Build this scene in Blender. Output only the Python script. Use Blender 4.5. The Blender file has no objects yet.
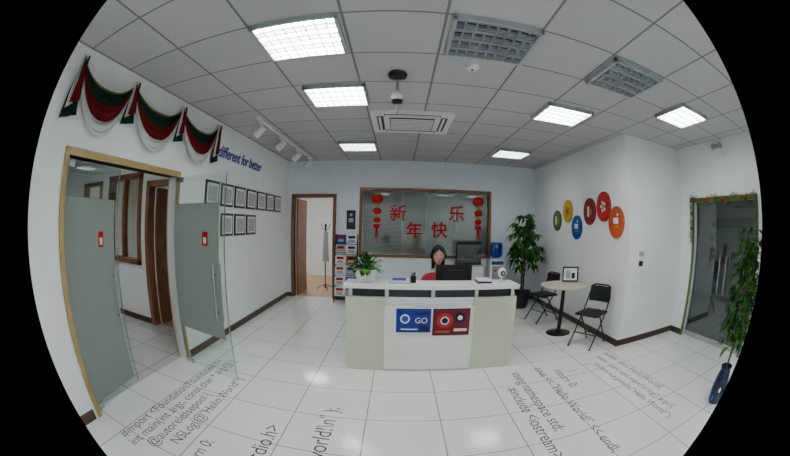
import bpy, bmesh, math, random
from mathutils import Matrix, Vector
R=math.radians
random.seed(7)
# ---------------------------------------------------------------- materials
def mat(n,c,r=.6,metal=0,em=0,emc=None,noise=0,nscale=20,spec=None,alpha=None):
    m=bpy.data.materials.new(n);m.use_nodes=True;t=m.node_tree
    b=t.nodes['Principled BSDF'];b.inputs['Base Color'].default_value=(*c,1);b.inputs['Roughness'].default_value=r
    b.inputs['Metallic'].default_value=metal
    if spec is not None: b.inputs['Specular IOR Level'].default_value=spec
    if em: b.inputs['Emission Color'].default_value=(*(emc or c),1);b.inputs['Emission Strength'].default_value=em
    if noise:
        nz=t.nodes.new('ShaderNodeTexNoise');nz.inputs['Scale'].default_value=nscale;nz.inputs['Detail'].default_value=4
        g=t.nodes.new('ShaderNodeNewGeometry');t.links.new(g.outputs['Position'],nz.inputs['Vector'])
        cr=t.nodes.new('ShaderNodeValToRGB')
        cr.color_ramp.elements[0].position=.3;cr.color_ramp.elements[1].position=.7
        cr.color_ramp.elements[0].color=(*[max(0,x*(1-noise)) for x in c],1)
        cr.color_ramp.elements[1].color=(*[min(1,x*(1+noise)) for x in c],1)
        t.links.new(nz.outputs['Fac'],cr.inputs[0]);t.links.new(cr.outputs[0],b.inputs['Base Color'])
    return m
def tile_mat(n,s,mort,ox,oy,c1,c2,cm,rough,spec=.5):
    m=mat(n,c1,rough,spec=spec);t=m.node_tree;br=t.nodes.new('ShaderNodeTexBrick');br.offset=0
    br.inputs['Scale'].default_value=1;br.inputs['Brick Width'].default_value=s;br.inputs['Row Height'].default_value=s
    br.inputs['Mortar Size'].default_value=mort;br.inputs['Mortar Smooth'].default_value=.1
    br.inputs['Color1'].default_value=(*c1,1);br.inputs['Color2'].default_value=(*c2,1);br.inputs['Mortar'].default_value=(*cm,1)
    g=t.nodes.new('ShaderNodeNewGeometry');mp=t.nodes.new('ShaderNodeMapping');mp.inputs['Location'].default_value=(-ox+60*s,-oy+60*s,0)
    t.links.new(g.outputs['Position'],mp.inputs[0]);t.links.new(mp.outputs[0],br.inputs[0])
    t.links.new(br.outputs[0],t.nodes['Principled BSDF'].inputs['Base Color'])
    return m
def clear_glass(n,tint=(.93,.98,.96),refl=.08):
    m=bpy.data.materials.new(n);m.use_nodes=True;t=m.node_tree;t.nodes.remove(t.nodes['Principled BSDF'])
    a=t.nodes.new('ShaderNodeBsdfTransparent');a.inputs[0].default_value=(*tint,1)
    g=t.nodes.new('ShaderNodeBsdfGlossy');g.inputs['Roughness'].default_value=.03
    x=t.nodes.new('ShaderNodeMixShader');x.inputs[0].default_value=refl
    t.links.new(a.outputs[0],x.inputs[1]);t.links.new(g.outputs[0],x.inputs[2]);t.links.new(x.outputs[0],t.nodes['Material Output'].inputs[0]);return m
def frosted(n,c=(.42,.46,.43),tr=.22):
    m=bpy.data.materials.new(n);m.use_nodes=True;t=m.node_tree;t.nodes.remove(t.nodes['Principled BSDF'])
    a=t.nodes.new('ShaderNodeBsdfTransparent');a.inputs[0].default_value=(.88,.92,.89,1)
    d=t.nodes.new('ShaderNodeBsdfDiffuse');d.inputs[0].default_value=(*c,1)
    l=t.nodes.new('ShaderNodeBsdfTranslucent');l.inputs[0].default_value=(*c,1)
    x=t.nodes.new('ShaderNodeMixShader');x.inputs[0].default_value=.45
    y=t.nodes.new('ShaderNodeMixShader');y.inputs[0].default_value=tr
    t.links.new(d.outputs[0],x.inputs[1]);t.links.new(l.outputs[0],x.inputs[2])
    t.links.new(x.outputs[0],y.inputs[1]);t.links.new(a.outputs[0],y.inputs[2]);t.links.new(y.outputs[0],t.nodes['Material Output'].inputs[0]);return m
LC=(.96,.99,1)
M=dict(
 wall=mat('wall_paint',(.86,.88,.88),.7,noise=.02,nscale=3),
 wallb=mat('wall_paint_cool',(.80,.84,.88),.7,noise=.02,nscale=3),
 floor=tile_mat('floor_tile',.6,.0045,-.22,.15,(.82,.85,.81),(.79,.82,.78),(.22,.22,.21),.11,.6),
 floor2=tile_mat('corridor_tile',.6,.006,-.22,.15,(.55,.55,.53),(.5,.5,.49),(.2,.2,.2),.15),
 ceil=tile_mat('ceiling_tile',.65,.010,-.375,1.845,(.52,.52,.51),(.49,.49,.48),(.20,.20,.20),.9,.1),
 base=mat('baseboard_brown',(.06,.03,.02),.4),
 wood=mat('door_wood',(.22,.09,.035),.4,noise=.25,nscale=6),
 gold=mat('doorframe_gold_wood',(.36,.26,.10),.4,noise=.15,nscale=8),
 white=mat('white_plastic',(.85,.85,.84),.35),
 cream=mat('speckled_stone',(.60,.60,.47),.3,noise=.10,nscale=160),
 panelw=mat('desk_center_panel',(.78,.80,.75),.3),
 black=mat('black_plastic',(.010,.010,.012),.35,spec=.3),
 blackc=mat('black_cushion',(.012,.012,.014),.55,spec=.3),
 blackm=mat('black_metal',(.015,.015,.015),.35,.4),
 steel=mat('brushed_steel',(.55,.55,.55),.25,1),
 grey=mat('grey_plastic',(.36,.37,.39),.5),
 blade=mat('louvre_blade',(.45,.47,.50),.4,.3),
 dark=mat('dark_recess',(.03,.033,.045),.6),
 vent=mat('vent_back',(.06,.065,.08),.7),
 lamp=mat('lamp_tube_glow',(1,1,1),.5,em=29,emc=LC),
 lamp2=mat('lamp_glow_dim',(1,1,1),.5,em=12,emc=LC),
 lamp3=mat('lamp_glow_low',(1,1,1),.5,em=7,emc=LC),
 red=mat('festive_red',(.45,.004,.004),.6,spec=.2),
 redp=mat('poster_red',(.16,.006,.012),.5,spec=.3),
 bluep=mat('poster_blue',(.012,.03,.26),.5,spec=.3),
 navy=mat('poster_navy',(.006,.009,.05),.5,spec=.3),
 paper=mat('paper_white',(.80,.80,.78),.7),
 certp=mat('certificate_paper',(.42,.42,.42),.6,noise=.25,nscale=30),
 ink=mat('lettering_grey_black',(.035,.035,.035),.6,spec=.2),
 blueink=mat('lettering_blue',(.008,.02,.26),.5),
 gloss=clear_glass('clear_glass'),
 frost=frosted('frosted_film'),
 blue_b=clear_glass('bottle_blue',(.05,.25,.70),.12),
 blind=mat('blind_slat',(.30,.31,.32),.5),
 leaf=mat('leaf_green',(.025,.11,.014),.7,noise=.4,nscale=25,spec=.12),
 leaf2=mat('leaf_light_green',(.06,.19,.025),.7,noise=.4,nscale=25,spec=.12),
 leafd=mat('leaf_dark',(.012,.045,.010),.75,noise=.4,nscale=25,spec=.1),
 bark=mat('bark',(.09,.055,.03),.8,noise=.3,nscale=40),
 soil=mat('soil',(.03,.02,.012),.95),
 skin=mat('skin',(.55,.31,.22),.5),
 hair=mat('hair_black',(.008,.007,.007),.45,spec=.3),
 shirt=mat('shirt_red',(.42,.02,.05),.8),
 trouser=mat('trousers_dark',(.03,.03,.05),.8),
 lip=mat('lips',(.40,.08,.08),.5), eye=mat('eye_dark',(.02,.015,.01),.2), eyew=mat('eye_white',(.8,.8,.8),.3),
 table=mat('table_top_beige',(.60,.53,.42),.35),
 fgreen=mat('fabric_dark_green',(.008,.030,.018),.85,spec=.1), fred=mat('fabric_maroon',(.15,.010,.012),.85,spec=.1), fwhite=mat('fabric_white',(.62,.62,.60),.85), fgold=mat('fabric_gold',(.42,.28,.06),.8),
 yellow=mat('disc_yellow',(.45,.33,.02),.5), olive=mat('disc_olive',(.10,.16,.05),.5), dblue=mat('disc_blue',(.01,.07,.34),.5),
 dred=mat('disc_red',(.38,.008,.010),.5), dorange=mat('disc_orange',(.48,.07,.012),.5), dmar=mat('disc_maroon',(.24,.012,.02),.5),
 wfloor=mat('wood_floor',(.50,.29,.14),.3,noise=.15,nscale=8),
 tinsel=mat('tinsel_gold_green',(.16,.17,.03),.45,.3,noise=.6,nscale=60),
 vase=mat('vase_blue_black',(.012,.02,.06),.2,noise=.6,nscale=14),
 dglass=clear_glass('tinted_door_glass',(.50,.57,.58),.14),
 tank=clear_glass('tank_glass',(.35,.45,.48),.1),
 screen=mat('screen',(.3,.35,.5),.3,em=1.0),
)
# ---------------------------------------------------------------- builder
class B:
    def __init__(s,name): s.n=name;s.bm=bmesh.new();s.m=[]
    def _i(s,m):
        m=M[m] if isinstance(m,str) else m
        if m not in s.m: s.m.append(m)
        return s.m.index(m)
    def _v(s,ret,m):
        i=s._i(m)
        for v in ret['verts']:
            for f in v.link_faces: f.material_index=i
        return s
    def box(s,a,b,m,X=None):
        c=Vector([(p+q)/2 for p,q in zip(a,b)]);sc=[abs(q-p) for p,q in zip(a,b)]
        T=Matrix.Translation(c)@Matrix.Diagonal((*sc,1))
        if X is not None: T=X@T
        return s._v(bmesh.ops.create_cube(s.bm,size=1,matrix=T),m)
    def cyl(s,p,q,r,m,r2=None,seg=14,caps=True):
        p=Vector(p);q=Vector(q);d=q-p
        if d.length<1e-6:return s
        T=Matrix.Translation((p+q)/2)@d.to_track_quat('Z','Y').to_matrix().to_4x4()
        return s._v(bmesh.ops.create_cone(s.bm,cap_ends=caps,segments=seg,radius1=r,radius2=r if r2 is None else r2,depth=d.length,matrix=T),m)
    def sph(s,c,r,m,seg=16,X=None):
        if not isinstance(r,(tuple,list)): r=(r,r,r)
        T=Matrix.Translation(c)@Matrix.Diagonal((*r,1))
        if X is not None: T=Matrix.Translation(c)@X@Matrix.Diagonal((*r,1))
        return s._v(bmesh.ops.create_uvsphere(s.bm,u_segments=seg,v_segments=max(6,seg*2//3),radius=1,matrix=T),m)
    def tube(s,pts,r,m,seg=8):
        for i in range(len(pts)-1):
            s.cyl(pts[i],pts[i+1],r,m,seg=seg)
            if i: s.sph(pts[i],r,m,seg=8)
        return s
    def _f(s,vs,i):
        f=s.bm.faces.new(vs);f.material_index=i
    def poly(s,pts,m):
        s._f([s.bm.verts.new(p) for p in pts],s._i(m));return s
    def grid(s,rows,m):
        k=s._i(m);V=[[s.bm.verts.new(p) for p in r] for r in rows]
        for i in range(len(V)-1):
            for j in range(len(V[0])-1): s._f((V[i][j],V[i][j+1],V[i+1][j+1],V[i+1][j]),k)
        return s
    def lathe(s,prof,c,m,seg=20):
        mi=s._i(m)
        V=[[s.bm.verts.new((c[0]+r*math.cos(2*math.pi*k/seg),c[1]+r*math.sin(2*math.pi*k/seg),c[2]+z)) for k in range(seg)] for r,z in prof]
        for i in range(len(V)-1):
            for k in range(seg): s._f((V[i][k],V[i][(k+1)%seg],V[i+1][(k+1)%seg],V[i+1][k]),mi)
        if prof[0][0]>1e-4: s._f(V[0][::-1],mi)
        if prof[-1][0]>1e-4: s._f(V[-1],mi)
        return s
    def text(s,body,size,X,m,extrude=.001,align='LEFT',shear=0,offset=0):
        cu=bpy.data.curves.new('t','FONT');cu.body=body;cu.size=size;cu.extrude=extrude;cu.align_x=align;cu.shear=shear;cu.offset=offset
        o=bpy.data.objects.new('t',cu);bpy.context.collection.objects.link(o)
        dg=bpy.context.evaluated_depsgraph_get();me=bpy.data.meshes.new_from_object(o.evaluated_get(dg))
        me.transform(X);i=s._i(m);me.materials.clear()
        for k in range(i+1): me.materials.append(None)
        me.polygons.foreach_set('material_index',[i]*len(me.polygons));s.bm.from_mesh(me)
        bpy.data.objects.remove(o);bpy.data.curves.remove(cu);return s
    def leaf(s,p,d,L,w,m,droop=.3):
        p=Vector(p);d=Vector(d).normalized();side=d.cross(Vector((0,0,1)))
        if side.length<.05: side=Vector((1,0,0))
        side.normalize();up=side.cross(d)
        mid=p+d*L*.45+Vector((0,0,-droop*L*.10));tip=p+d*L+Vector((0,0,-droop*L*.5))
        e=up*w*.12
        s.poly([p,mid-side*w*.5+e,tip,mid],m);s.poly([p,mid,tip,mid+side*w*.5+e],m);return s
    def done(s,bevel=0,parent=None,smooth=True):
        me=bpy.data.meshes.new(s.n)
        s.bm.normal_update();s.bm.to_mesh(me);s.bm.free()
        for m in s.m: me.materials.append(m)
        if smooth and len(me.polygons):
            me.polygons.foreach_set('use_smooth',[True]*len(me.polygons));me.set_sharp_from_angle(angle=R(35))
        o=bpy.data.objects.new(s.n,me);bpy.context.collection.objects.link(o)
        if bevel:
            bv=o.modifiers.new('bevel','BEVEL');bv.width=bevel;bv.segments=2;bv.limit_method='ANGLE'
        if parent: o.parent=parent
        return o
def RT(loc,rx=0,ry=0,rz=0): return Matrix.Translation(loc)@Matrix.Rotation(R(rz),4,'Z')@Matrix.Rotation(R(ry),4,'Y')@Matrix.Rotation(R(rx),4,'X')
XL=-2.35;XR=3.0;XD=4.4;YB=7.6;YK=3.75;ZC=2.87;YF=-1.2
# ---------------------------------------------------------------- shell
B('floor').box((XL-.12,YF-.1,-.1),(XD+.12,YB+.12,0),'floor').done()
B('ceiling').box((XL-.12,YF-.1,ZC),(XD+.12,YB+.12,ZC+.12),'ceil').done()
LY0,LY1,LZ=1.29,3.14,2.03
RY0,RY1,RZ=1.79,3.37,2.02
b=B('wall_left');T=XL-.12
b.box((T,YF,0),(XL,LY0,ZC),'wall').box((T,LY1,0),(XL,YB,ZC),'wall').box((T,LY0,LZ),(XL,LY1,ZC),'wall').done()
DX0,DX1,DZ=-2.17,-1.33,2.10;WX0,WX1,WZ0,WZ1=-.73,1.86,.97,2.25
b=B('wall_back')
b.box((XL-.12,YB,0),(DX0,YB+.12,ZC),'wallb').box((DX0,YB,DZ),(DX1,YB+.12,ZC),'wallb').box((DX1,YB,0),(WX0,YB+.12,ZC),'wallb')
b.box((WX0,YB,0),(WX1,YB+.12,WZ0),'wallb').box((WX0,YB,WZ1),(WX1,YB+.12,ZC),'wallb').box((WX1,YB,0),(XR+.1,YB+.12,ZC),'wallb').done()
B('wall_disc_side').box((XR,YK+.12,0),(XR+.12,YB,ZC),'wall').done()
B('wall_block_front').box((XR,YK,0),(XD+.12,YK+.12,ZC),'wall').done()
b=B('wall_right')
b.box((XD,YF,0),(XD+.12,RY0,ZC),'wall').box((XD,RY1,0),(XD+.12,YK,ZC),'wall').box((XD,RY0,RZ),(XD+.12,RY1,ZC),'wall').done()
B('wall_front').box((XL-.12,YF-.12,0),(XD+.12,YF,ZC),'wall').done()
h=.09
B('baseboard_left').box((XL,LY1+.1,0),(XL+.015,YB,h),'base').box((XL,YF,0),(XL+.015,LY0-.1,h),'base').done()
B('baseboard_back').box((XL,YB-.015,0),(DX0-.07,YB,h),'base').box((DX1+.07,YB-.015,0),(XR,YB,h),'base').done()
B('baseboard_right').box((XR-.015,YK-.015,0),(XR,YB,h),'base').box((XR-.015,YK-.015,0),(XD,YK,h),'base').box((XD-.015,YF,0),(XD,RY0-.07,h),'base').box((XD-.015,RY1+.07,0),(XD,YK,h),'base').done()
# --- corridor behind the left glass door
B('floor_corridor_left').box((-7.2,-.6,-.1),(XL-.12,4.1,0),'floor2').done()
B('ceiling_corridor_left').box((-7.2,-.6,ZC),(XL-.12,4.1,ZC+.1),'ceil').done()
b=B('wall_corridor_left')
b.box((-7.2,4.0,0),(-5.95,4.12,ZC),'wall').box((-5.95,4.0,0),(-5.2,4.12,1.5),'wall').box((-5.95,4.0,2.2),(-5.2,4.12,ZC),'wall').box((-5.2,4.0,0),(-4.82,4.12,ZC),'wall')
b.box((-4.82,4.0,0),(-3.84,4.12,.94),'wall').box((-4.82,4.0,2.25),(-3.84,4.12,ZC),'wall').box((-3.84,4.0,0),(-3.62,4.12,ZC),'wall')
b.box((-3.62,4.0,2.1),(-2.75,4.12,ZC),'wall').box((-2.75,4.0,0),(XL-.12,4.12,ZC),'wall').box((-7.3,-.6,0),(-7.2,4.1,ZC),'wall').box((-7.2,-.7,0),(XL-.12,-.6,ZC),'wall').done()
b=B('window_corridor')
for a,c in (((-4.86,3.96,.9),(-4.78,4.14,2.29)),((-3.88,3.96,.9),(-3.80,4.14,2.29)),((-4.86,3.96,.9),(-3.8,4.14,.98)),((-4.86,3.96,2.21),(-3.8,4.14,2.29)),((-4.36,3.98,.95),(-4.30,4.1,2.25))): b.box(a,c,'wood')
b.box((-4.8,4.05,.95),(-3.86,4.06,2.25),'gloss')
for a,c in (((-5.99,3.96,1.46),(-5.93,4.14,2.24)),((-5.22,3.96,1.46),(-5.16,4.14,2.24)),((-5.99,3.96,1.46),(-5.16,4.14,1.52)),((-5.99,3.96,2.18),(-5.16,4.14,2.24))): b.box(a,c,'wood')
b.done()
b=B('door_frame_corridor')
b.box((-3.66,3.96,0),(-3.58,4.14,2.14),'wood').box((-2.79,3.96,0),(-2.71,4.14,2.14),'wood').box((-3.66,3.96,2.06),(-2.71,4.14,2.14),'wood').done()
B('door_corridor').box((-3.57,4.16,0.01),(-3.53,4.95,2.05),'wood').cyl((-3.53,4.88,1.0),(-3.48,4.88,1.0),.012,'steel').cyl((-3.48,4.88,1.0),(-3.48,4.78,1.0),.01,'steel').done()
B('baseboard_corridor').box((-7.2,3.985,0),(-3.67,4.0,h),'base').done()
B('floor_side_room').box((-7.2,4.12,-.1),(XL-.12,7.2,0),'wfloor').done()
b=B('wall_side_room').box((-7.2,7.1,0),(XL-.12,7.2,ZC),'wall').box((-7.3,4.12,0),(-7.2,7.2,ZC),'wall').box((-7.3,4.12,ZC),(XL-.12,7.2,ZC+.1),'wall').done()
# --- room behind the back door / window
B('floor_back_room').box((-3.6,YB+.12,-.1),(3.2,11.2,0),'wfloor').done()
b=B('wall_back_room').box((-3.6,11.1,0),(3.2,11.2,ZC),'wall').box((-3.7,YB+.12,0),(-3.6,11.2,ZC),'wall').box((3.1,YB+.12,0),(3.2,11.2,ZC),'wall').box((-3.7,YB+.12,ZC),(3.2,11.2,ZC+.1),'wall').box((-1.05,YB+.12,0),(-.97,11.1,ZC),'wall').done()  # last box: added partition keeping the bright doorway light off the window side
# --- corridor behind right door
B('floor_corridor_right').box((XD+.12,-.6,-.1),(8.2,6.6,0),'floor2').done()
b=B('wall_corridor_right').box((8.1,-.6,0),(8.2,6.6,ZC),'wall').box((XD+.12,6.5,0),(8.2,6.6,ZC),'wall').box((XD+.12,-.7,0),(8.2,-.6,ZC),'wall').box((XD+.12,-.7,ZC),(8.2,6.6,ZC+.1),'wall').box((6.3,4.9,0),(6.4,6.5,ZC),'wallb').done()
# ---------------------------------------------------------------- ceiling fixtures
def fixture(x,y,lit=True,m='lamp',s=.585,z=ZC):
    b=B('louvre_ceiling_light' if lit else 'ceiling_vent_grille');a=s/2
    if lit:
        for k in range(4):
            yy=y-a+s*(k+.5)/4
            b.cyl((x-a+.02,yy,z-.022),(x+a-.02,yy,z-.022),.013,m,seg=8)
            b.box((x-a,yy-.045,z-.006),(x+a,yy+.045,z-.002),m)
    else: b.box((x-a,y-a,z-.006),(x+a,y+a,z-.001),'vent')
    for sx in (-1,1):
        b.box((x+sx*a-.012,y-a-.012,z-.045),(x+sx*a+.012,y+a+.012,z-.0005),'blade')
        b.box((x-a-.012,y+sx*a-.012,z-.045),(x+a+.012,y+sx*a+.012,z-.0005),'blade')
    for k in range(1,4): b.box((x-a,y-a+s*k/4-.008,z-.045),(x+a,y-a+s*k/4+.008,z-.008),'blade')
    n=8
    for k in range(1,n): b.box((x-a+s*k/n-.003,y-a,z-.04),(x-a+s*k/n+.003,y+a,z-.03 if lit else z-.008),'blade')
    if not lit:
        for k in range(8): b.box((x-a,y-a+s*(k+.5)/8-.003,z-.04),(x+a,y-a+s*(k+.5)/8+.003,z-.008),'blade')
    return b.done(smooth=False)
for x,y in ((-.70,2.13),(-.63,3.47),(1.82,3.55),(3.12,2.42),(-.70,-.43),(1.90,-.43),(3.2,-.43)): fixture(x,y)  # last three, behind the camera, are unseen lights added for even room lighting
for x,y in ((-.68,6.07),(1.93,6.12)): fixture(x,y,True,'lamp2')
fixture(.62,2.13,False);fixture(1.90,2.17,False)
for x,y,m in ((-4,2.2,'lamp'),(-5.6,1.6,'lamp2'),(-5,5.5,'lamp'),(1.5,9.2,'lamp3'),(-2.2,9.4,'lamp'),(-2.2,8.4,'lamp'),(6,2.4,'lamp2')): fixture(x,y,True,m)  # unseen lights added to brighten the corridors and the rooms beyond the openings
b=B('air_conditioner_cassette');x,y=.14,4.55;a=.49
b.box((x-a,y-a,ZC-.035),(x+a,y+a,ZC-.001),'white').box((x-.27,y-.27,ZC-.045),(x+.27,y+.27,ZC-.034),'dark')
for k in range(8): b.box((x-.26,y-.245+k*.065,ZC-.052),(x+.26,y-.215+k*.065,ZC-.044),'white')
for s_ in (-1,1):
    b.box((x-.33,y+s_*.38-.04,ZC-.040),(x+.33,y+s_*.38+.04,ZC-.0345),'dark').box((x+s_*.38-.04,y-.33,ZC-.040),(x+s_*.38+.04,y+.33,ZC-.0345),'dark')
    b.box((x-.32,y+s_*.38-.03,ZC-.05),(x+.32,y+s_*.38+.0,ZC-.041),'white').box((x+s_*.38-.02,y-.32,ZC-.05),(x+s_*.38+.01,y+.32,ZC-.041),'white')
b.done(.004)
b=B('ceiling_dome_camera');x,y=-.03,2.93
b.lathe([(0,0),(.07,0),(.085,-.02),(.075,-.05),(.03,-.06),(.0,-.06)],(x,y,ZC),'black').cyl((x,y,ZC-.06),(x,y,ZC-.20),.014,'steel')
b.sph((x,y,ZC-.235),(.055,.055,.05),'white').lathe([(.0,0),(.05,-.005),(.045,-.03),(0,-.045)],(x,y,ZC-.27),'black').cyl((x,y,ZC-.30),(x,y,ZC-.40),.010,'grey').done()
b=B('smoke_detector');b.lathe([(0,0),(.06,0),(.058,-.02),(.04,-.035),(0,-.038)],(.57,2.67,ZC),'white').cyl((.57,2.67,ZC-.038),(.57,2.67,ZC-.045),.012,'red').done()
b=B('track_spotlights');tx=-1.75
b.box((tx-.018,4.0,ZC-.03),(tx+.018,7.2,ZC-.001),'white')
for y in (4.2,5.15,6.1,7.0):
    b.box((tx-.03,y-.05,ZC-.06),(tx+.03,y+.05,ZC-.03),'white').cyl((tx,y,ZC-.06),(tx,y,ZC-.13),.01,'white')
    d=Vector((-.75,.1,-.6)).normalized();c=Vector((tx,y,ZC-.16))
    b.cyl(c-d*.08,c+d*.08,.045,'white',.06,seg=16).cyl(c+d*.081,c+d*.084,.045,'lamp3',seg=16)
b.done()
b=B('emergency_light');b.box((XD-.06,2.45,2.62),(XD-.001,2.7,2.74),'white').cyl((XD-.07,2.5,2.78),(XD-.1,2.46,2.74),.035,'grey').cyl((XD-.07,2.65,2.78),(XD-.1,2.69,2.74),.035,'grey').box((XD-.075,2.48,2.73),(XD-.03,2.67,2.79),'grey').done()
# ---------------------------------------------------------------- left glass door
b=B('door_frame_left');w=.06
b.box((XL-.14,LY0-w,0),(XL+.025,LY0,LZ+w),'gold').box((XL-.14,LY1,0),(XL+.025,LY1+w,LZ+w),'gold').box((XL-.14,LY0,LZ),(XL+.025,LY1,LZ+w),'gold').done(.004)
def glass_leaf(name,h0,h1,z0f,z1f,side):
    b=B(name);h0=Vector((*h0,0));h1=Vector((*h1,0));d=(h1-h0);L=d.length;ang=math.degrees(math.atan2(d.y,d.x));X=RT(h0,rz=ang)
    b.box((0,-.006,.012),(L,.006,LZ-.012),'gloss',X)
    b.box((.01,-.010,z0f),(L-.07,-.008,z1f),'frost',X)
    b.box((0,-.014,.012),(.12,.014,.07),'steel',X).box((0,-.014,LZ-.07),(.12,.014,LZ-.012),'steel',X)
    b.box((L-.003,-.007,.012),(L,.007,LZ-.012),'steel',X)
    hx=L-.12
    for sy in (-1,1):
        b.cyl(X@Vector((hx,sy*.05,.62)),X@Vector((hx,sy*.05,1.18)),.013,'steel')
        for z in (.72,1.08): b.cyl(X@Vector((hx,sy*.006,z)),X@Vector((hx,sy*.05,z)),.009,'steel')
        b.box((L*.62,sy*.011,1.34),(L*.62+.08,sy*.013,1.47),'red',X);b.box((L*.62+.02,sy*.013,1.36),(L*.62+.06,sy*.0145,1.42),'paper',X)
    return b.done(smooth=True)
glass_leaf('glass_door_leaf',(-2.40,1.30),(-2.50,2.20),.08,1.74,1)
glass_leaf('glass_door_leaf',(-2.32,3.10),(-1.53,2.93),.45,1.74,1)
# ---------------------------------------------------------------- certificates
b=B('certificate_frames')
def cert(y,z,w=.40,hh=.31):
    b.box((XL,y,z),(XL+.02,y+w,z+hh),'black').box((XL+.02,y+.03,z+.03),(XL+.022,y+w-.03,z+hh-.03),'paper').box((XL+.022,y+.06,z+.05),(XL+.0225,y+w-.06,z+hh-.06),'certp')
for i in range(7): cert(3.86+.475*i,1.77)
for i in range(3): cert(4.36+.475*i,1.37)
b.done()
b=B('wall_slogan_lettering');b.text('...different for better',.225,Matrix.Translation((XL+.004,3.98,2.42))@Matrix(((0,0,1,0),(1,0,0,0),(0,1,0,0),(0,0,0,1))),'blueink',.003,shear=.35,offset=.003).done(smooth=False)
# ---------------------------------------------------------------- swags
b=B('fabric_swag_garland')
pk=[(1.15,2.78),(2.02,2.78),(3.02,2.79),(4.00,2.80)]
for i in range(3):
    (y0,z0),(y1,z1)=pk[i],pk[i+1]
    bands=[('fgold',.17,.19),('fgreen',.19,.30),('fred',.29,.41),('fwhite',.40,.51)]
    for bi,(mm,s0,s1) in enumerate(bands):
        rows=[]
        for r in range(7):
            sg=s0+(s1-s0)*r/6;row=[]
            for k in range(25):
                u=k/24;e=1-abs(2*u-1)**2.4
                row.append((XL+.03+.018*math.sin(r*2.1+bi)*e+.03*e,y0+(y1-y0)*u,z0+(z1-z0)*u-sg*1.12*e-(.02+.05*(sg-.17))*(1-e)))
            rows.append(row)
        b.grid(rows,mm)
for j_,(y,z) in enumerate(pk):
    L=1.0 if j_ in (0,3) else .8
    for k,(mm,wd,ln,dy) in enumerate((('fgreen',.15,.52,0),('fwhite',.06,.44,-.03),('fred',.09,.40,.025))):
        rows=[[(XL+.035+.012*k+.015*math.sin(j*1.9),y+dy+(j/6-.5)*wd*(.25+1.3*r/5),z-L*ln*r/5*(1-.12*j/6)) for j in range(7)] for r in range(6)]
        b.grid(rows,mm)
    b.cyl((XL,y,z),(XL+.06,y,z),.012,'white')
b.done()
# ---------------------------------------------------------------- back wall things
b=B('door_frame_back');w=.07
b.box((DX0-w,YB-.02,0),(DX0,YB+.14,DZ+w),'wood').box((DX1,YB-.02,0),(DX1+w,YB+.14,DZ+w),'wood').box((DX0,YB-.02,DZ),(DX1,YB+.14,DZ+w),'wood').done(.003)
B('door_back').box((DX0+.005,YB+.15,.01),(DX0+.045,YB+.95,DZ-.02),'wood').cyl((DX0+.045,YB+.86,1.0),(DX0+.09,YB+.86,1.0),.012,'steel').cyl((DX0+.09,YB+.86,1.0),(DX0+.09,YB+.76,1.0),.01,'steel').done(.003)
b=B('coat_rack');x,y=-1.70,8.75
b.cyl((x,y,.02),(x,y,1.55),.014,'blackm')
for k in range(4):
    a=k*math.pi/2+.4;b.tube([(x,y,.12),(x+.14*math.cos(a),y+.14*math.sin(a),.07),(x+.22*math.cos(a),y+.22*math.sin(a),.012)],.012,'blackm')
    b.tube([(x,y,1.4),(x+.08*math.cos(a),y+.08*math.sin(a),1.46),(x+.11*math.cos(a),y+.11*math.sin(a),1.56)],.008,'blackm')
b.grid([[(x+(.05+.03*r/5)*math.cos(t)+.02,y+(.05+.03*r/5)*math.sin(t)-.05,1.38-.70*r/5) for t in [k*math.pi/6 for k in range(13)]] for r in range(6)],'grey')
b.done()
b=B('window_back');w=.055
b.box((WX0-w,YB-.03,WZ0-w),(WX0,YB+.14,WZ1+w),'wood').box((WX1,YB-.03,WZ0-w),(WX1+w,YB+.14,WZ1+w),'wood').box((WX0,YB-.03,WZ1),(WX1,YB+.14,WZ1+w),'wood').box((WX0,YB-.03,WZ0-w),(WX1,YB+.14,WZ0),'wood')
b.box((WX0,YB+.03,WZ0),(WX1,YB+.036,WZ1),'gloss').done(.003)
b=B('window_blinds')
for x0,x1,zb,tl in ((WX0+.02,.07,1.0,40),(.10,.54,1.42,55),(.57,1.16,1.0,60),(1.19,WX1-.02,1.0,60)):
    z=WZ1-.03;b.box((x0,YB+.07,WZ1-.035),(x1,YB+.11,WZ1-.002),'blind')
    while z>zb:
        b.box((x0,-.001,-.014),(x1,.001,.014),'blind',Matrix.Translation((0,YB+.09,z))@Matrix.Rotation(R(90-tl),4,'X'));z-=.026
    b.box((x0,YB+.078,zb-.02),(x1,YB+.102,zb),'blind')
b.done(smooth=False)
X0=Matrix(((1,0,0,0),(0,0,-1,0),(0,1,0,0),(0,0,0,1)))
b=B('new_year_lettering')
for ch,x,z in (('新',-.01,1.80),('年',.32,1.46),('快',.83,1.48),('乐',1.18,1.81)):
    b.text(ch,.34,Matrix.Translation((x,YB+.026,z-.12))@X0,'red',.002,'CENTER',offset=.005)
b.done(smooth=False)
for lx in (-.43,1.64):
    b=B('red_lantern_string');y=YB-.005
    b.cyl((lx,y,2.24),(lx,y,1.22),.006,'red')
    for z,r_ in ((2.08,.12),(1.84,.085),(1.66,.07)):
        b.sph((lx,y-.005,z),(r_,.03,r_*.85),'red').box((lx-r_*.4,y-.03,z+r_*.75),(lx+r_*.4,y+.0,z+r_*.95),'yellow').box((lx-r_*.4,y-.03,z-r_*.95),(lx+r_*.4,y+.0,z-r_*.75),'yellow')
    for dx in (-.03,0,.03): b.cyl((lx+dx*.3,y,1.55),(lx+dx,y-.01,1.30),.008,'red')
    b.box((lx-.06,y-.02,1.50),(lx+.06,y,1.58),'red',None).done()
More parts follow.
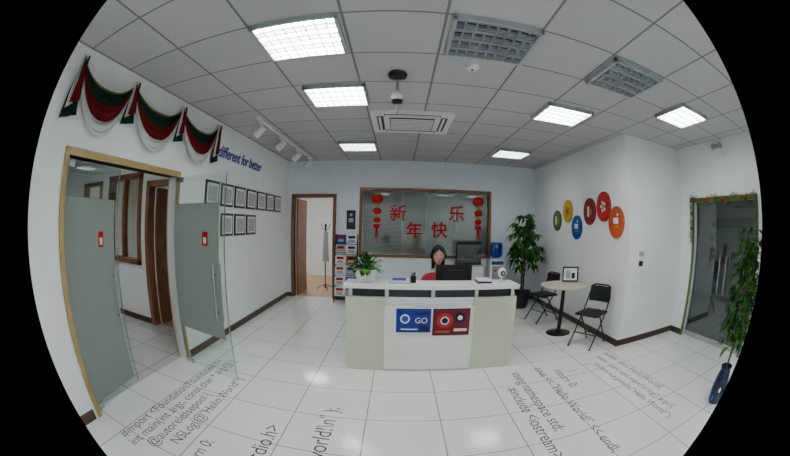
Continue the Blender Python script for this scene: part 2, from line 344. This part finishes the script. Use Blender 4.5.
b=B('small_wall_poster').box((-1.04,YB-.015,1.46),(-.86,YB-.001,1.84),'black').box((-1.02,YB-.017,1.49),(-.88,YB-.015,1.81),'dark').box((-1.0,YB-.018,1.60),(-.9,YB-.017,1.68),'grey').cyl((-.95,YB-.017,1.75),(-.95,YB-.019,1.75),.03,'certp').done()
b=B('magazine_rack');x0,x1,y0=-1.24,-.80,7.22
for x in (x0,x1):
    b.tube([(x,y0,.01),(x,y0+.28,1.36)],.01,'blackm').tube([(x,y0+.33,.01),(x,y0+.28,1.36)],.01,'blackm')
cols=['paper','certp','paper','dblue','paper','grey','paper','dorange','certp','paper','bluep','paper']
for i in range(6):
    z=.14+i*.205;yy=y0+.28*(z/1.36)
    b.cyl((x0,yy,z),(x1,yy,z),.005,'blackm').cyl((x0,yy-.045,z+.04),(x1,yy-.045,z+.04),.004,'blackm')
    for k in range(2):
        xx=x0+.012+k*.218;X=RT((xx,yy-.022,z+.006),rx=-12)
        b.box((0,-.006,0),(.205,.006,.185),cols[i*2+k],X);b.box((.03,-.008,.11),(.17,-.0055,.16),'navy' if k else 'red',X);b.box((.04,-.008,.04),(.16,-.0055,.09),'grey',X)
b.done()
b=B('back_cabinet');b.box((.95,7.2,.0),(1.70,7.55,.78),'white').box((.93,7.18,.78),(1.72,7.57,.81),'cream').box((1.32,7.195,.06),(1.33,7.2,.75),'grey').box((1.27,7.18,.38),(1.28,7.2,.5),'steel').box((1.38,7.18,.38),(1.39,7.2,.5),'steel').done(.003)
b=B('fish_tank');b.box((1.15,7.27,.815),(1.66,7.50,.85),'black').box((1.15,7.27,1.21),(1.66,7.50,1.27),'black').box((1.16,7.28,.85),(1.65,7.49,1.21),'tank')
for i in range(14): b.leaf((1.22+.03*i,7.38,.86),(random.uniform(-.3,.3),0,1),.2,.03,'leaf',0)
b.box((1.17,7.29,.85),(1.64,7.48,.88),'bark').done()
b=B('water_dispenser');x,y=1.97,7.28
b.box((x-.15,y-.15,.02),(x+.15,y+.15,.92),'white').box((x-.11,y-.158,.55),(x+.11,y-.15,.80),'grey').box((x-.12,y-.19,.50),(x+.12,y-.15,.53),'grey')
b.cyl((x-.05,y-.16,.72),(x-.05,y-.19,.70),.014,'red').cyl((x+.05,y-.16,.72),(x+.05,y-.19,.70),.014,'dblue').box((x-.12,y-.156,.08),(x+.12,y-.15,.46),'paper')
b.box((x-.13,y-.154,.83),(x+.13,y-.15,.90),'dblue')
b.lathe([(.04,0),(.05,.03),(.12,.07),(.13,.12),(.125,.15),(.13,.18),(.13,.30),(.11,.34),(0,.345)],(x,y,.92),'blue_b').lathe([(.07,-.01),(.08,.03),(.05,.03)],(x,y,.92),'white').done(.004)
# ---------------------------------------------------------------- money tree
def money_tree(name,x,y,h,rad,n,pot,seed):
    rr=random.Random(seed);b=B(name)
    b.lathe([(0,0),(.13,0),(.15,.03),(.19,.30),(.205,.33),(.19,.34),(.175,.30),(0,.29)],(x,y,.0),pot).lathe([(0,.0),(.172,0)],(x,y,.292),'soil')
    for k in range(3):
        pts=[(x+.03*math.cos(k*2.1+i*1.0),y+.03*math.sin(k*2.1+i*1.0),.28+i*(h*.58-.28)/7) for i in range(8)]
        b.tube(pts,.018,'bark')
    top=Vector((x,y,h*.58))
    for i in range(n):
        a=rr.uniform(0,6.283);el=rr.uniform(-.25,1.35);ln=rr.uniform(.4,.95)*rad
        base=top+Vector((0,0,rr.uniform(-.12,.16)))
        tip=base+Vector((math.cos(a)*math.cos(el)*ln,math.sin(a)*math.cos(el)*ln,math.sin(el)*(h*.40)*rr.uniform(.6,.98)))
        tip.x=min(tip.x,XR-.24)
        mid=(base+tip)/2+Vector((0,0,.04));b.tube([base,mid,tip],.004,'leafd',seg=5)
        out=Vector((math.cos(a),math.sin(a),0))
        for j in range(6):
            t=(j-2.5)*.75;d=Matrix.Rotation(t,3,'Z')@out+Vector((0,0,rr.uniform(-.7,.0)))
            b.leaf(tip,d,rr.uniform(.16,.22),rr.uniform(.055,.08),rr.choice(['leaf','leaf','leafd','leafd','leaf2']),.9)
    return b.done(smooth=False)
money_tree('potted_money_tree',2.44,6.82,1.80,.40,64,'black',3)
# ---------------------------------------------------------------- round discs
b=B('round_wall_discs')
for y,z,r_,mm,k in ((6.36,1.72,.19,'olive',0),(5.86,1.88,.20,'yellow',1),(5.47,1.60,.20,'dblue',2),(4.98,1.85,.21,'dmar',0),(4.50,1.91,.22,'dred',1),(4.11,1.68,.22,'dorange',2)):
    b.cyl((XR-.001,y,z),(XR-.03,y,z),r_,mm,seg=40)
    f=XR-.034;g=XR-.03;ic='paper' if mm!='yellow' else 'dred';ic2='yellow' if mm!='yellow' else 'dblue'
    if k==0: b.cyl((g,y+.03,z+.05),(f,y+.03,z+.05),.035,ic).box((f,y+.0,z-.08),(g,y+.06,z+.02),ic).box((f,y-.08,z-.05),(g,y-.03,z+.04),ic2)
    elif k==1:
        for t in range(5): b.cyl((g,y+.06*math.cos(t*1.257),z+.06*math.sin(t*1.257)),(f,y+.06*math.cos(t*1.257),z+.06*math.sin(t*1.257)),.025,ic)
        b.cyl((g,y,z),(f,y,z),.03,ic2)
    else: b.box((f,y-.07,z-.02),(g,y+.07,z+.06),ic).box((f,y-.09,z-.07),(g,y+.03,z-.05),ic2).cyl((g,y-.05,z+.1),(f,y-.05,z+.1),.022,ic)
b.done(smooth=False)
# ---------------------------------------------------------------- reception desk
b=B('reception_desk');x0,x1,y0=-.52,1.29,3.75;zt=.835
b.box((x0,y0,0),(-.12,y0+.08,zt),'cream').box((.81,y0,0),(x1,y0+.08,zt),'cream')
b.box((-.12,y0+.05,0),(.81,y0+.09,zt),'white')
b.box((-.12,y0-.025,.0),(.81,y0+.05,.745),'panelw').box((-.12,y0-.027,.0),(.81,y0-.025,.03),'steel')
b.box((x0,y0+.08,0),(x0+.05,y0+.80,.87),'cream').box((x1-.05,y0+.08,0),(x1,y0+.80,.87),'cream')
b.box((x0+.06,y0+.05,zt),(x1-.06,y0+.30,.925),'dark')
for xx in (x0+.03,-.12,.35,.81,x1-.07): b.box((xx,y0+.02,zt),(xx+.04,y0+.06,.925),'steel')
b.box((x0-.02,y0-.02,.925),(x1+.02,y0+.38,.965),'white')
b.box((x0+.05,y0+.30,.70),(x1-.05,y0+.80,.735),'cream').box((x0+.05,y0+.30,.735),(x1-.05,y0+.33,.925),'white').done(.005)
Xf=lambda x,y,z: Matrix.Translation((x,y,z))@X0
b=B('blue_desk_poster');yy=y0-.026
b.box((0.0,yy-.006,.47),(.355,yy,.73),'bluep').cyl((.09,yy-.006,.62),(.09,yy-.008,.62),.05,'paper').cyl((.09,yy-.008,.62),(.09,yy-.009,.62),.035,'dblue')
b.text('GO',.085,Xf(.19,yy-.007,.575),'paper').box((.05,yy-.008,.50),(.22,yy-.006,.512),'paper').box((.19,yy-.008,.67),(.33,yy-.006,.69),'navy').box((.24,yy-.008,.49),(.33,yy-.006,.55),'navy').done(smooth=False)
b=B('red_desk_poster')
b.box((.375,yy-.006,.435),(.765,yy,.73),'navy').box((.385,yy-.0065,.445),(.755,yy-.006,.72),'redp').cyl((.50,yy-.0065,.60),(.50,yy-.008,.60),.085,'dred',seg=24).cyl((.50,yy-.008,.60),(.50,yy-.009,.60),.045,'paper',seg=24).cyl((.50,yy-.009,.60),(.50,yy-.0095,.60),.033,'navy')
b.cyl((.66,yy-.0065,.63),(.66,yy-.008,.63),.06,'navy',seg=24).cyl((.66,yy-.008,.63),(.66,yy-.009,.63),.026,'paper',seg=24).box((.60,yy-.008,.48),(.74,yy-.0065,.51),'paper').box((.41,yy-.008,.465),(.56,yy-.0065,.49),'dorange').done(smooth=False)
ZT=.966
b=B('potted_pothos');px,py=-.33,3.93
b.lathe([(0,0),(.085,0),(.09,.01),(.12,.12),(.125,.135),(.112,.135),(.10,.11),(0,.10)],(px,py,ZT),'white').lathe([(0,0),(.10,0)],(px,py,ZT+.112),'soil')
rr=random.Random(5)
for i in range(130):
    a=rr.uniform(0,6.28);el=rr.uniform(.0,1.45);ln=rr.uniform(.07,.17)
    base=Vector((px,py,ZT+.12));d=Vector((math.cos(a)*math.cos(el),math.sin(a)*math.cos(el),math.sin(el)))
    tip=base+d*ln;b.cyl(base,tip,.002,'leaf',seg=4)
    b.leaf(tip,d+Vector((0,0,-.3)),rr.uniform(.06,.10),rr.uniform(.045,.07),rr.choice(['leaf','leaf2','leaf','leafd']),.9)
b.done(smooth=False)
b=B('computer_monitor');mx,my=.66,4.32
b.box((mx-.215,my,.86),(mx+.215,my+.025,1.12),'black').box((mx-.12,my-.03,.91),(mx+.12,my,1.06),'black').box((mx-.20,my+.025,.875),(mx+.20,my+.027,1.11),'screen')
b.box((mx-.03,my-.03,.745),(mx+.03,my-.005,.92),'black').box((mx-.12,my-.08,.736),(mx+.12,my+.09,.75),'black').done(.006)
b=B('keyboard');b.box((.28,4.40,.736),(.66,4.50,.750),'black')
for i in range(4):
    for j in range(12): b.box((.295+j*.03,4.408+i*.022,.750),(.318+j*.03,4.426+i*.022,.754),'grey')
b.done()
b=B('desktop_webcam');x,y=1.16,3.98
b.lathe([(0,0),(.05,0),(.05,.012),(.015,.02),(.012,.06),(0,.06)],(x,y,ZT),'white').sph((x,y,ZT+.10),(.05,.05,.055),'white').cyl((x,y-.045,ZT+.10),(x,y-.055,ZT+.10),.03,'black').sph((x,y-.05,ZT+.10),.014,'grey').done()
b=B('document_tray');b.box((-.08,3.86,ZT),(.14,4.06,ZT+.012),'grey').box((-.07,3.87,ZT+.012),(.12,4.05,ZT+.03),'paper').box((-.05,3.88,ZT+.03),(.1,4.03,ZT+.036),'bluep').done()
b=B('desk_book_stack');b.box((.86,3.88,ZT),(1.02,4.08,ZT+.02),'navy').box((.87,3.89,ZT+.02),(1.01,4.07,ZT+.04),'paper').done()
b=B('pen_holder');b.lathe([(0,0),(.03,0),(.032,.07),(.029,.07),(.027,.01),(0,.01)],(.17,3.95,ZT),'black')
for i in range(5): b.cyl((.17,3.95,ZT+.02),(.17+.022*math.cos(i*1.3),3.95+.022*math.sin(i*1.3),ZT+.11),.004,random.choice(['dblue','red','black']),seg=6)
b.done()
# ---------------------------------------------------------------- seated receptionist
def empty(n,loc=(0,0,0)):
    e=bpy.data.objects.new(n,None);e.location=loc;bpy.context.collection.objects.link(e);return e
def skin(name,chains,m,parent,sub=2,root=0):
    me=bpy.data.meshes.new(name);vs=[];rs=[];es=[];idx={}
    for ch in chains:
        prev=None
        for (x,y,z,r_) in ch:
            k=(round(x,4),round(y,4),round(z,4))
            if k not in idx: idx[k]=len(vs);vs.append((x,y,z));rs.append(r_)
            if prev is not None and prev!=idx[k]: es.append((prev,idx[k]))
            prev=idx[k]
    me.from_pydata(vs,es,[]);o=bpy.data.objects.new(name,me);bpy.context.collection.objects.link(o)
    md=o.modifiers.new('skin','SKIN')
    for i,sv in enumerate(me.skin_vertices[0].data):
        rr_=rs[i];sv.radius=rr_ if isinstance(rr_,tuple) else (rr_,rr_)
        sv.use_root=(i==root)
    sb=o.modifiers.new('sub','SUBSURF');sb.levels=sub;sb.render_levels=sub
    md.use_smooth_shade=True
    me.materials.append(m);o.parent=parent;return o
P=empty('seated_receptionist')
px,py=.52,4.86;sz=.50
sp=[(px,py+.02,sz,(.15,.11)),(px,py+.02,sz+.16,(.13,.095)),(px,py,sz+.32,(.145,.10)),(px,py-.01,sz+.42,(.13,.085)),(px,py-.015,sz+.48,(.07,.06))]
ch=[sp]
for s_ in (-1,1):
    ch.append([sp[3],(px+s_*.165,py-.01,sz+.40,.055),(px+s_*.21,py-.05,sz+.22,.045),(px+s_*.22,py-.08,sz+.15,.042),(px+s_*.15,py-.25,sz+.28,.032)])
skin('torso',ch,M['shirt'],P)
skin('neck',[[(px,py-.015,sz+.46,.05),(px,py-.02,sz+.52,.046),(px,py-.025,sz+.60,.046)]],M['skin'],P)
leg=[]
for s_ in (-1,1):
    leg.append([(px,py+.02,sz,.12),(px+s_*.09,py-.02,sz-.0,.095),(px+s_*.10,py-.28,sz+.0,.075),(px+s_*.10,py-.40,sz-.03,.062),(px+s_*.10,py-.38,sz-.22,.052),(px+s_*.10,py-.34,.10,.036)])
skin('legs',leg,M['trouser'],P)
for s_ in (-1,1):
    skin('shoe',[[(px+s_*.10,py-.33,.06,.04),(px+s_*.10,py-.40,.045,.038),(px+s_*.11,py-.48,.035,.03)]],M['black'],P)
    wx,wy,wz=px+s_*.145,py-.235,sz+.283
    skin('palm',[[(wx,wy,wz,.026),(wx-s_*.005,wy-.04,wz-.006,(.034,.018)),(wx-s_*.008,wy-.075,wz-.010,(.036,.016))]],M['skin'],P)
    for k,L in enumerate((.062,.072,.068,.052)):
        fx=wx-s_*.036+s_*k*.021;fy=wy-.085
        skin('finger',[[(fx,fy+.012,wz-.010,.0085),(fx,fy-L*.4,wz-.006,.0085),(fx,fy-L*.75,wz-.014,.008),(fx,fy-L,wz-.026,.007)]],M['skin'],P,1)
    skin('thumb',[[(wx-s_*.028,wy-.035,wz-.01,.011),(wx-s_*.052,wy-.06,wz-.014,.010),(wx-s_*.060,wy-.088,wz-.02,.008)]],M['skin'],P,1)
hc=Vector((px,py-.045,sz+.68))
bm=bmesh.new();bmesh.ops.create_uvsphere(bm,u_segments=36,v_segments=26,radius=1)
for v_ in bm.verts:
    x,y,z=v_.co
    fx=.075;fy=.095;fz=.115
    taper=1-.30*max(0,-z)**1.3*(1 if y<.2 else .6)
    X_,Y_,Z_=x*fx*taper,y*fy*(1-.12*max(0,-z)),z*fz
    f=max(0,-y)
    if f>.3:
        Y_-= .024*math.exp(-((X_/.011)**2+((Z_+.016)/.018)**2))+.010*math.exp(-((X_/.009)**2+((Z_-.008)/.022)**2))
        for e in (-1,1): Y_+=.008*math.exp(-(((X_-e*.030)/.014)**2+((Z_-.006)/.010)**2));Y_-=.004*math.exp(-(((X_-e*.038)/.018)**2+((Z_+.03)/.02)**2))
        Y_-=.006*math.exp(-((X_/.022)**2+((Z_+.055)/.008)**2));Y_-=.008*math.exp(-((X_/.02)**2+((Z_+.095)/.015)**2))
    v_.co=(X_,Y_,Z_)
me=bpy.data.meshes.new('head')
for f in bm.faces:f.smooth=True
bm.to_mesh(me);bm.free();me.materials.append(M['skin']);o=bpy.data.objects.new('head',me);o.location=hc;bpy.context.collection.objects.link(o);o.parent=P
b=B('face_details')
for e in (-1,1):
    b.sph((hc.x+e*.030,hc.y-.081,hc.z+.006),(.012,.006,.006),'eyew',12).sph((hc.x+e*.030,hc.y-.0855,hc.z+.006),(.005,.003,.005),'eye',10)
    b.box((-.015,-.002,-.002),(.015,.002,.002),'hair',RT((hc.x+e*.031,hc.y-.086,hc.z+.024),rz=e*14))
    b.sph((hc.x+e*.074,hc.y+.005,hc.z-.003),(.009,.018,.028),'skin',12)
b.sph((hc.x,hc.y-.089,hc.z-.053),(.021,.006,.004),'lip',12).sph((hc.x,hc.y-.088,hc.z-.060),(.017,.006,.004),'lip',12)
b.done(parent=P)
# hair: cap with a fringe on the forehead, long at the back and sides, open over the face
b=B('hair')
rows=[]
for i in range(17):
    v=i/16
    el=math.pi/2*(1-v*1.5)
    gap=0 if v<.36 else min(1,(v-.36)*4.0)*1.05     # half-angle of the face opening
    row=[]
    for k in range(41):
        az=-math.pi/2+gap+(2*math.pi-2*gap)*k/40;n=1+.018*math.sin(15*az)
        if el>0: r_=math.cos(el);z=math.sin(el)*.130
        else: r_=1-.06*(-el);z=-.17*(-el)/.785
        row.append((hc.x+.088*r_*math.cos(az)*n,hc.y+.008+.110*r_*math.sin(az)*n,hc.z+.002+z))
    rows.append(row)
b.grid(rows,'hair');b.done(parent=P)
b=B('headset');pts=[(hc.x+.092*math.cos(t),hc.y+.005,hc.z+.005+.136*math.sin(t)) for t in [k*math.pi/12 for k in range(13)]]
b.tube(pts,.007,'black')
for e in (-1,1): b.cyl((hc.x+e*.080,hc.y+.005,hc.z-.0),(hc.x+e*.105,hc.y+.005,hc.z-.0),.032,'black')
b.done(parent=P)
b=B('office_chair');cx_,cy_=px,py+.06
b.sph((cx_,cy_,.345),(.24,.23,.035),'blackc').cyl((cx_,cy_,.10),(cx_,cy_,.33),.025,'blackm')
b.grid([[(cx_+.20*math.sin(t),cy_+.29-.05*(1-math.cos(t)),.50+.34*r_/5) for t in [(-1+k/5) for k in range(11)]] for r_ in range(6)],'blackc')
b.tube([(cx_,cy_+.12,.34),(cx_,cy_+.30,.37),(cx_,cy_+.30,.55)],.018,'blackm')
for k in range(5):
    a=k*1.257+.3;b.tube([(cx_,cy_,.11),(cx_+.26*math.cos(a),cy_+.26*math.sin(a),.07)],.016,'blackm').sph((cx_+.27*math.cos(a),cy_+.27*math.sin(a),.028),.028,'black',10)
b.done()
# ---------------------------------------------------------------- round table + chairs
b=B('round_table');tx,ty=2.46,4.84
b.lathe([(0,.725),(.36,.725),(.385,.735),(.39,.75),(.38,.76),(0,.76)],(tx,ty,0),'table',40)
b.lathe([(0,0),(.21,0),(.21,.012),(.06,.035),(.035,.06),(.032,.68),(.06,.70),(.16,.724),(0,.724)],(tx,ty,0),'black',28).done()
b=B('picture_frame');X=RT((2.64,4.98,.768),rx=-14,rz=-22)
for a,c in (((-.14,-.01,0),(.14,.01,.022)),((-.14,-.01,.21),(.14,.01,.232)),((-.14,-.01,0),(-.118,.01,.232)),((.118,-.01,0),(.14,.01,.232))): b.box(a,c,'black',X)
b.box((-.12,-.002,.02),(.12,.006,.21),'paper',X).box((-.08,-.004,.05),(.0,-.002,.17),'grey',X).box((.02,-.004,.05),(.08,-.002,.14),'navy',X).box((-.012,.01,.01),(.012,.08,.02),'black',X).done()
def folding_chair(x,y,rz):
    b=B('folding_chair');X=RT((x,y,0),rz=rz);v=lambda a,c,d:X@Vector((a,c,d))
    r=.012
    for s_ in (-1,1):
        b.tube([v(s_*.20,-.24,.012),v(s_*.205,.06,.46),v(s_*.20,.17,.66),v(s_*.17,.20,.80),v(s_*.12,.205,.82)],r,'blackm')
        b.tube([v(s_*.175,.25,.012),v(s_*.18,-.05,.43),v(s_*.18,-.17,.445)],r,'blackm')
        for q in ((s_*.20,-.24),(s_*.175,.25)): b.cyl(v(q[0],q[1],.0),v(q[0],q[1],.025),.015,'black')
    b.cyl(v(-.12,.205,.82),v(.12,.205,.82),r,'blackm')
    b.cyl(v(-.2,-.13,.18),v(.2,-.13,.18),.008,'blackm').cyl(v(-.175,.18,.12),v(.175,.18,.12),.008,'blackm').cyl(v(-.2,.06,.46),v(.2,.06,.46),.008,'blackm')
    b.box((-.19,-.21,.445),(.19,.17,.475),'blackc',X)
    b.sph(X@Vector((0,-.02,.475)),(.19,.19,.022),'blackc',18)
    rows=[[v(-.19+.38*k/8,.165+.06*(z-.6)+.03*(1-((k-4)/4)**2),z) for k in range(9)] for z in (.585,.65,.72,.80)]
    b.grid(rows,'blackc');rows2=[[p+X.to_3x3()@Vector((0,.022,0)) for p in r_] for r_ in rows];b.grid(rows2,'blackc')
    b.grid([rows[-1],rows2[-1]],'blackc').grid([rows[0],rows2[0]],'blackc')
    return b.done()
folding_chair(2.50,5.72,-78)
folding_chair(2.64,4.10,-62)
# ---------------------------------------------------------------- block front items
b=B('hand_sanitizer_dispenser');b.box((3.12,YK-.10,1.08),(3.27,YK-.001,1.32),'white').box((3.15,YK-.105,1.11),(3.24,YK-.10,1.18),'black').box((3.14,YK-.104,1.24),(3.25,YK-.10,1.30),'grey').done(.012)
B('light_switch').box((3.13,YK-.012,.78),(3.22,YK-.001,.87),'white').box((3.15,YK-.016,.80),(3.20,YK-.012,.85),'paper').done(.002)
# ---------------------------------------------------------------- right door
b=B('door_frame_right');w=.055
b.box((XD-.02,RY0-w,0),(XD+.13,RY0,RZ+w),'olive').box((XD-.02,RY1,0),(XD+.13,RY1+w,RZ+w),'olive').box((XD-.02,RY0,RZ),(XD+.13,RY1,RZ+w),'olive')
b.box((XD+.05,RY0,0.0),(XD+.07,RY0+.03,RZ),'steel').box((XD+.05,RY1-.03,0.0),(XD+.07,RY1,RZ),'steel').done()
b=B('glass_door_right');ym=(RY0+RY1)/2
for a,c in ((RY0+.032,ym-.003),(ym+.003,RY1-.032)):
    b.box((XD+.055,a,.01),(XD+.065,c,RZ-.01),'dglass').box((XD+.045,a,.01),(XD+.075,c,.09),'steel')
for yy in (ym-.08,ym+.08):
    b.cyl((XD+.01,yy,.75),(XD+.01,yy,1.25),.013,'steel')
    for z in (.82,1.18): b.cyl((XD+.01,yy,z),(XD+.055,yy,z),.009,'steel')
b.done()
b=B('tinsel_garland');rr=random.Random(2)
pts=[(XD-.06,RY1+.04,1.45+i*.06) for i in range(11)]+[(XD-.06,RY1-(RY1-RY0)*i/22,RZ+.05-.05*abs(math.sin(i*.42))) for i in range(23)]+[(XD-.06,RY0-.03,RZ-i*.08) for i in range(9)]
for p in pts:
    for k in range(34):
        d=Vector((rr.uniform(-1,.3),rr.uniform(-1,1),rr.uniform(-1,1)));q=Vector(p)+Vector((0,rr.uniform(-.04,.04),rr.uniform(-.04,.04)))
        b.leaf(q,d,.055,.014,rr.choice(['tinsel','leaf','tinsel','yellow','leafd']),0)
for i in (3,10,16,22,30): b.sph(pts[i],.03,'dred',10)
b.done(smooth=False)
b=B('corridor_hanging_ornament')
for y,z in ((4.0,1.75),(4.05,1.5),(3.95,1.3)): b.sph((6.2,y,z),(.06,.06,.07),'dred',12)
b.cyl((6.2,4.0,2.87),(6.2,4.0,1.2),.006,'red').done()
# ---------------------------------------------------------------- artificial tree on the right
b=B('vase_with_artificial_tree');x,y=3.02,1.34;rr=random.Random(9)
b.lathe([(0,0),(.085,0),(.10,.03),(.115,.14),(.10,.27),(.075,.34),(.085,.38),(.07,.38),(.06,.33),(0,.32)],(x,y,0),'vase',24)
for t in range(10): b.sph((x+.108*math.cos(t*.63),y+.108*math.sin(t*.63),.12+.05*math.sin(t*2.3)),(.018,.018,.028),'paper' if t%3==0 else 'dblue',8)
tr=[Vector((x,y,.30)),Vector((x+.06,y+.02,.60)),Vector((x+.16,y+.02,.85)),Vector((x+.26,y+.06,1.15)),Vector((x+.30,y+.06,1.54))]
b.tube(tr,.014,'bark')
for i in range(230):
    t=rr.uniform(1.0,3.99);k=int(t);c=tr[k].lerp(tr[k+1],t-k);a=rr.uniform(0,6.28);ln=rr.uniform(.05,.24)
    tip=c+Vector((math.cos(a)*ln,math.sin(a)*ln,rr.uniform(-.05,.16)));b.cyl(c,tip,.003,'bark',seg=4)
    for j in range(5):
        d=Vector((math.cos(a)+rr.uniform(-.9,.9),math.sin(a)+rr.uniform(-.9,.9),rr.uniform(-.8,.5)))
        b.leaf(tip,d,rr.uniform(.08,.13),rr.uniform(.035,.055),rr.choice(['leaf','leafd','leafd','leaf2']),.6)
b.done(smooth=False)
# ---------------------------------------------------------------- floor lettering
b=B('floor_code_lettering')
def fl(t,x,y,s): b.text(t,s,Matrix.Translation((x,y,.0012))@Matrix.Rotation(R(90),4,'Z'),'ink',.0005,offset=-.0012)
def fr(t,x,y,s): b.text(t,s,Matrix.Translation((x,y,.0012))@Matrix.Rotation(R(-90),4,'Z'),'ink',.0005,offset=-.0012)
fl('#import <Foundation/Foundation.h>',-1.93,1.22,.145)
fl('int main(int argc, const char * argv[]) {',-1.79,1.20,.145)
fl('@autoreleasepool {',-1.65,1.32,.145)
fl('NSLog(@"Hello,World!");',-1.50,1.50,.145)
fl('return 0;',-1.27,1.20,.15);fl('}',-1.12,1.1,.15)
fl('#include <stdio.h>',-.86,.80,.19);fl('printf("Hello,world!\\n" );',-.46,.75,.20)
fr('using namespace std;',1.26,3.50,.17);fr('#include <iostream>',1.10,3.1,.17)
fr('cout << "Hello World!" << endl;',1.56,3.55,.155);fr('return 0;',1.76,3.4,.155);fr('}',1.94,3.3,.15)
fr('public class HelloWorld{',2.66,3.60,.145);fr('public static void main(String[] args){',2.49,3.55,.125);fr('System.out.println("Hello World!");',2.33,3.35,.125);fr('}',2.18,3.4,.13)
b.done(smooth=False)
# ---------------------------------------------------------------- camera / world
cam=bpy.data.cameras.new('camera');co=bpy.data.objects.new('camera',cam);bpy.context.collection.objects.link(co)
cam.type='PANO';cam.panorama_type='FISHEYE_LENS_POLYNOMIAL'
cam.fisheye_polynomial_k0=0;cam.fisheye_polynomial_k1=-.057487;cam.fisheye_polynomial_k2=0;cam.fisheye_polynomial_k3=-5.526e-5;cam.fisheye_polynomial_k4=0
cam.fisheye_fov=2.44;cam.sensor_fit='HORIZONTAL';cam.sensor_width=36;cam.sensor_height=36*456/790;cam.clip_start=.02
def rows_(yaw,pitch,roll):
    c,s=math.cos(yaw),math.sin(yaw);Y=Matrix(((c,-s,0),(s,c,0),(0,0,1)))
    c,s=math.cos(pitch),math.sin(pitch);Pm=Matrix(((1,0,0),(0,c,-s),(0,s,c)))
    c,s=math.cos(roll),math.sin(roll);Rm=Matrix(((c,0,s),(0,1,0),(-s,0,c)))
    return Rm@Pm@Y
M3=rows_(-.0084,.0086,.022);r,f,u=M3[0],M3[1],M3[2]
co.matrix_world=Matrix(((r[0],u[0],-f[0],0),(r[1],u[1],-f[1],0),(r[2],u[2],-f[2],1.57),(0,0,0,1)))
bpy.context.scene.camera=co
w=bpy.data.worlds.new('world');bpy.context.scene.world=w;w.use_nodes=True;w.node_tree.nodes['Background'].inputs[0].default_value=(0,0,0,1)
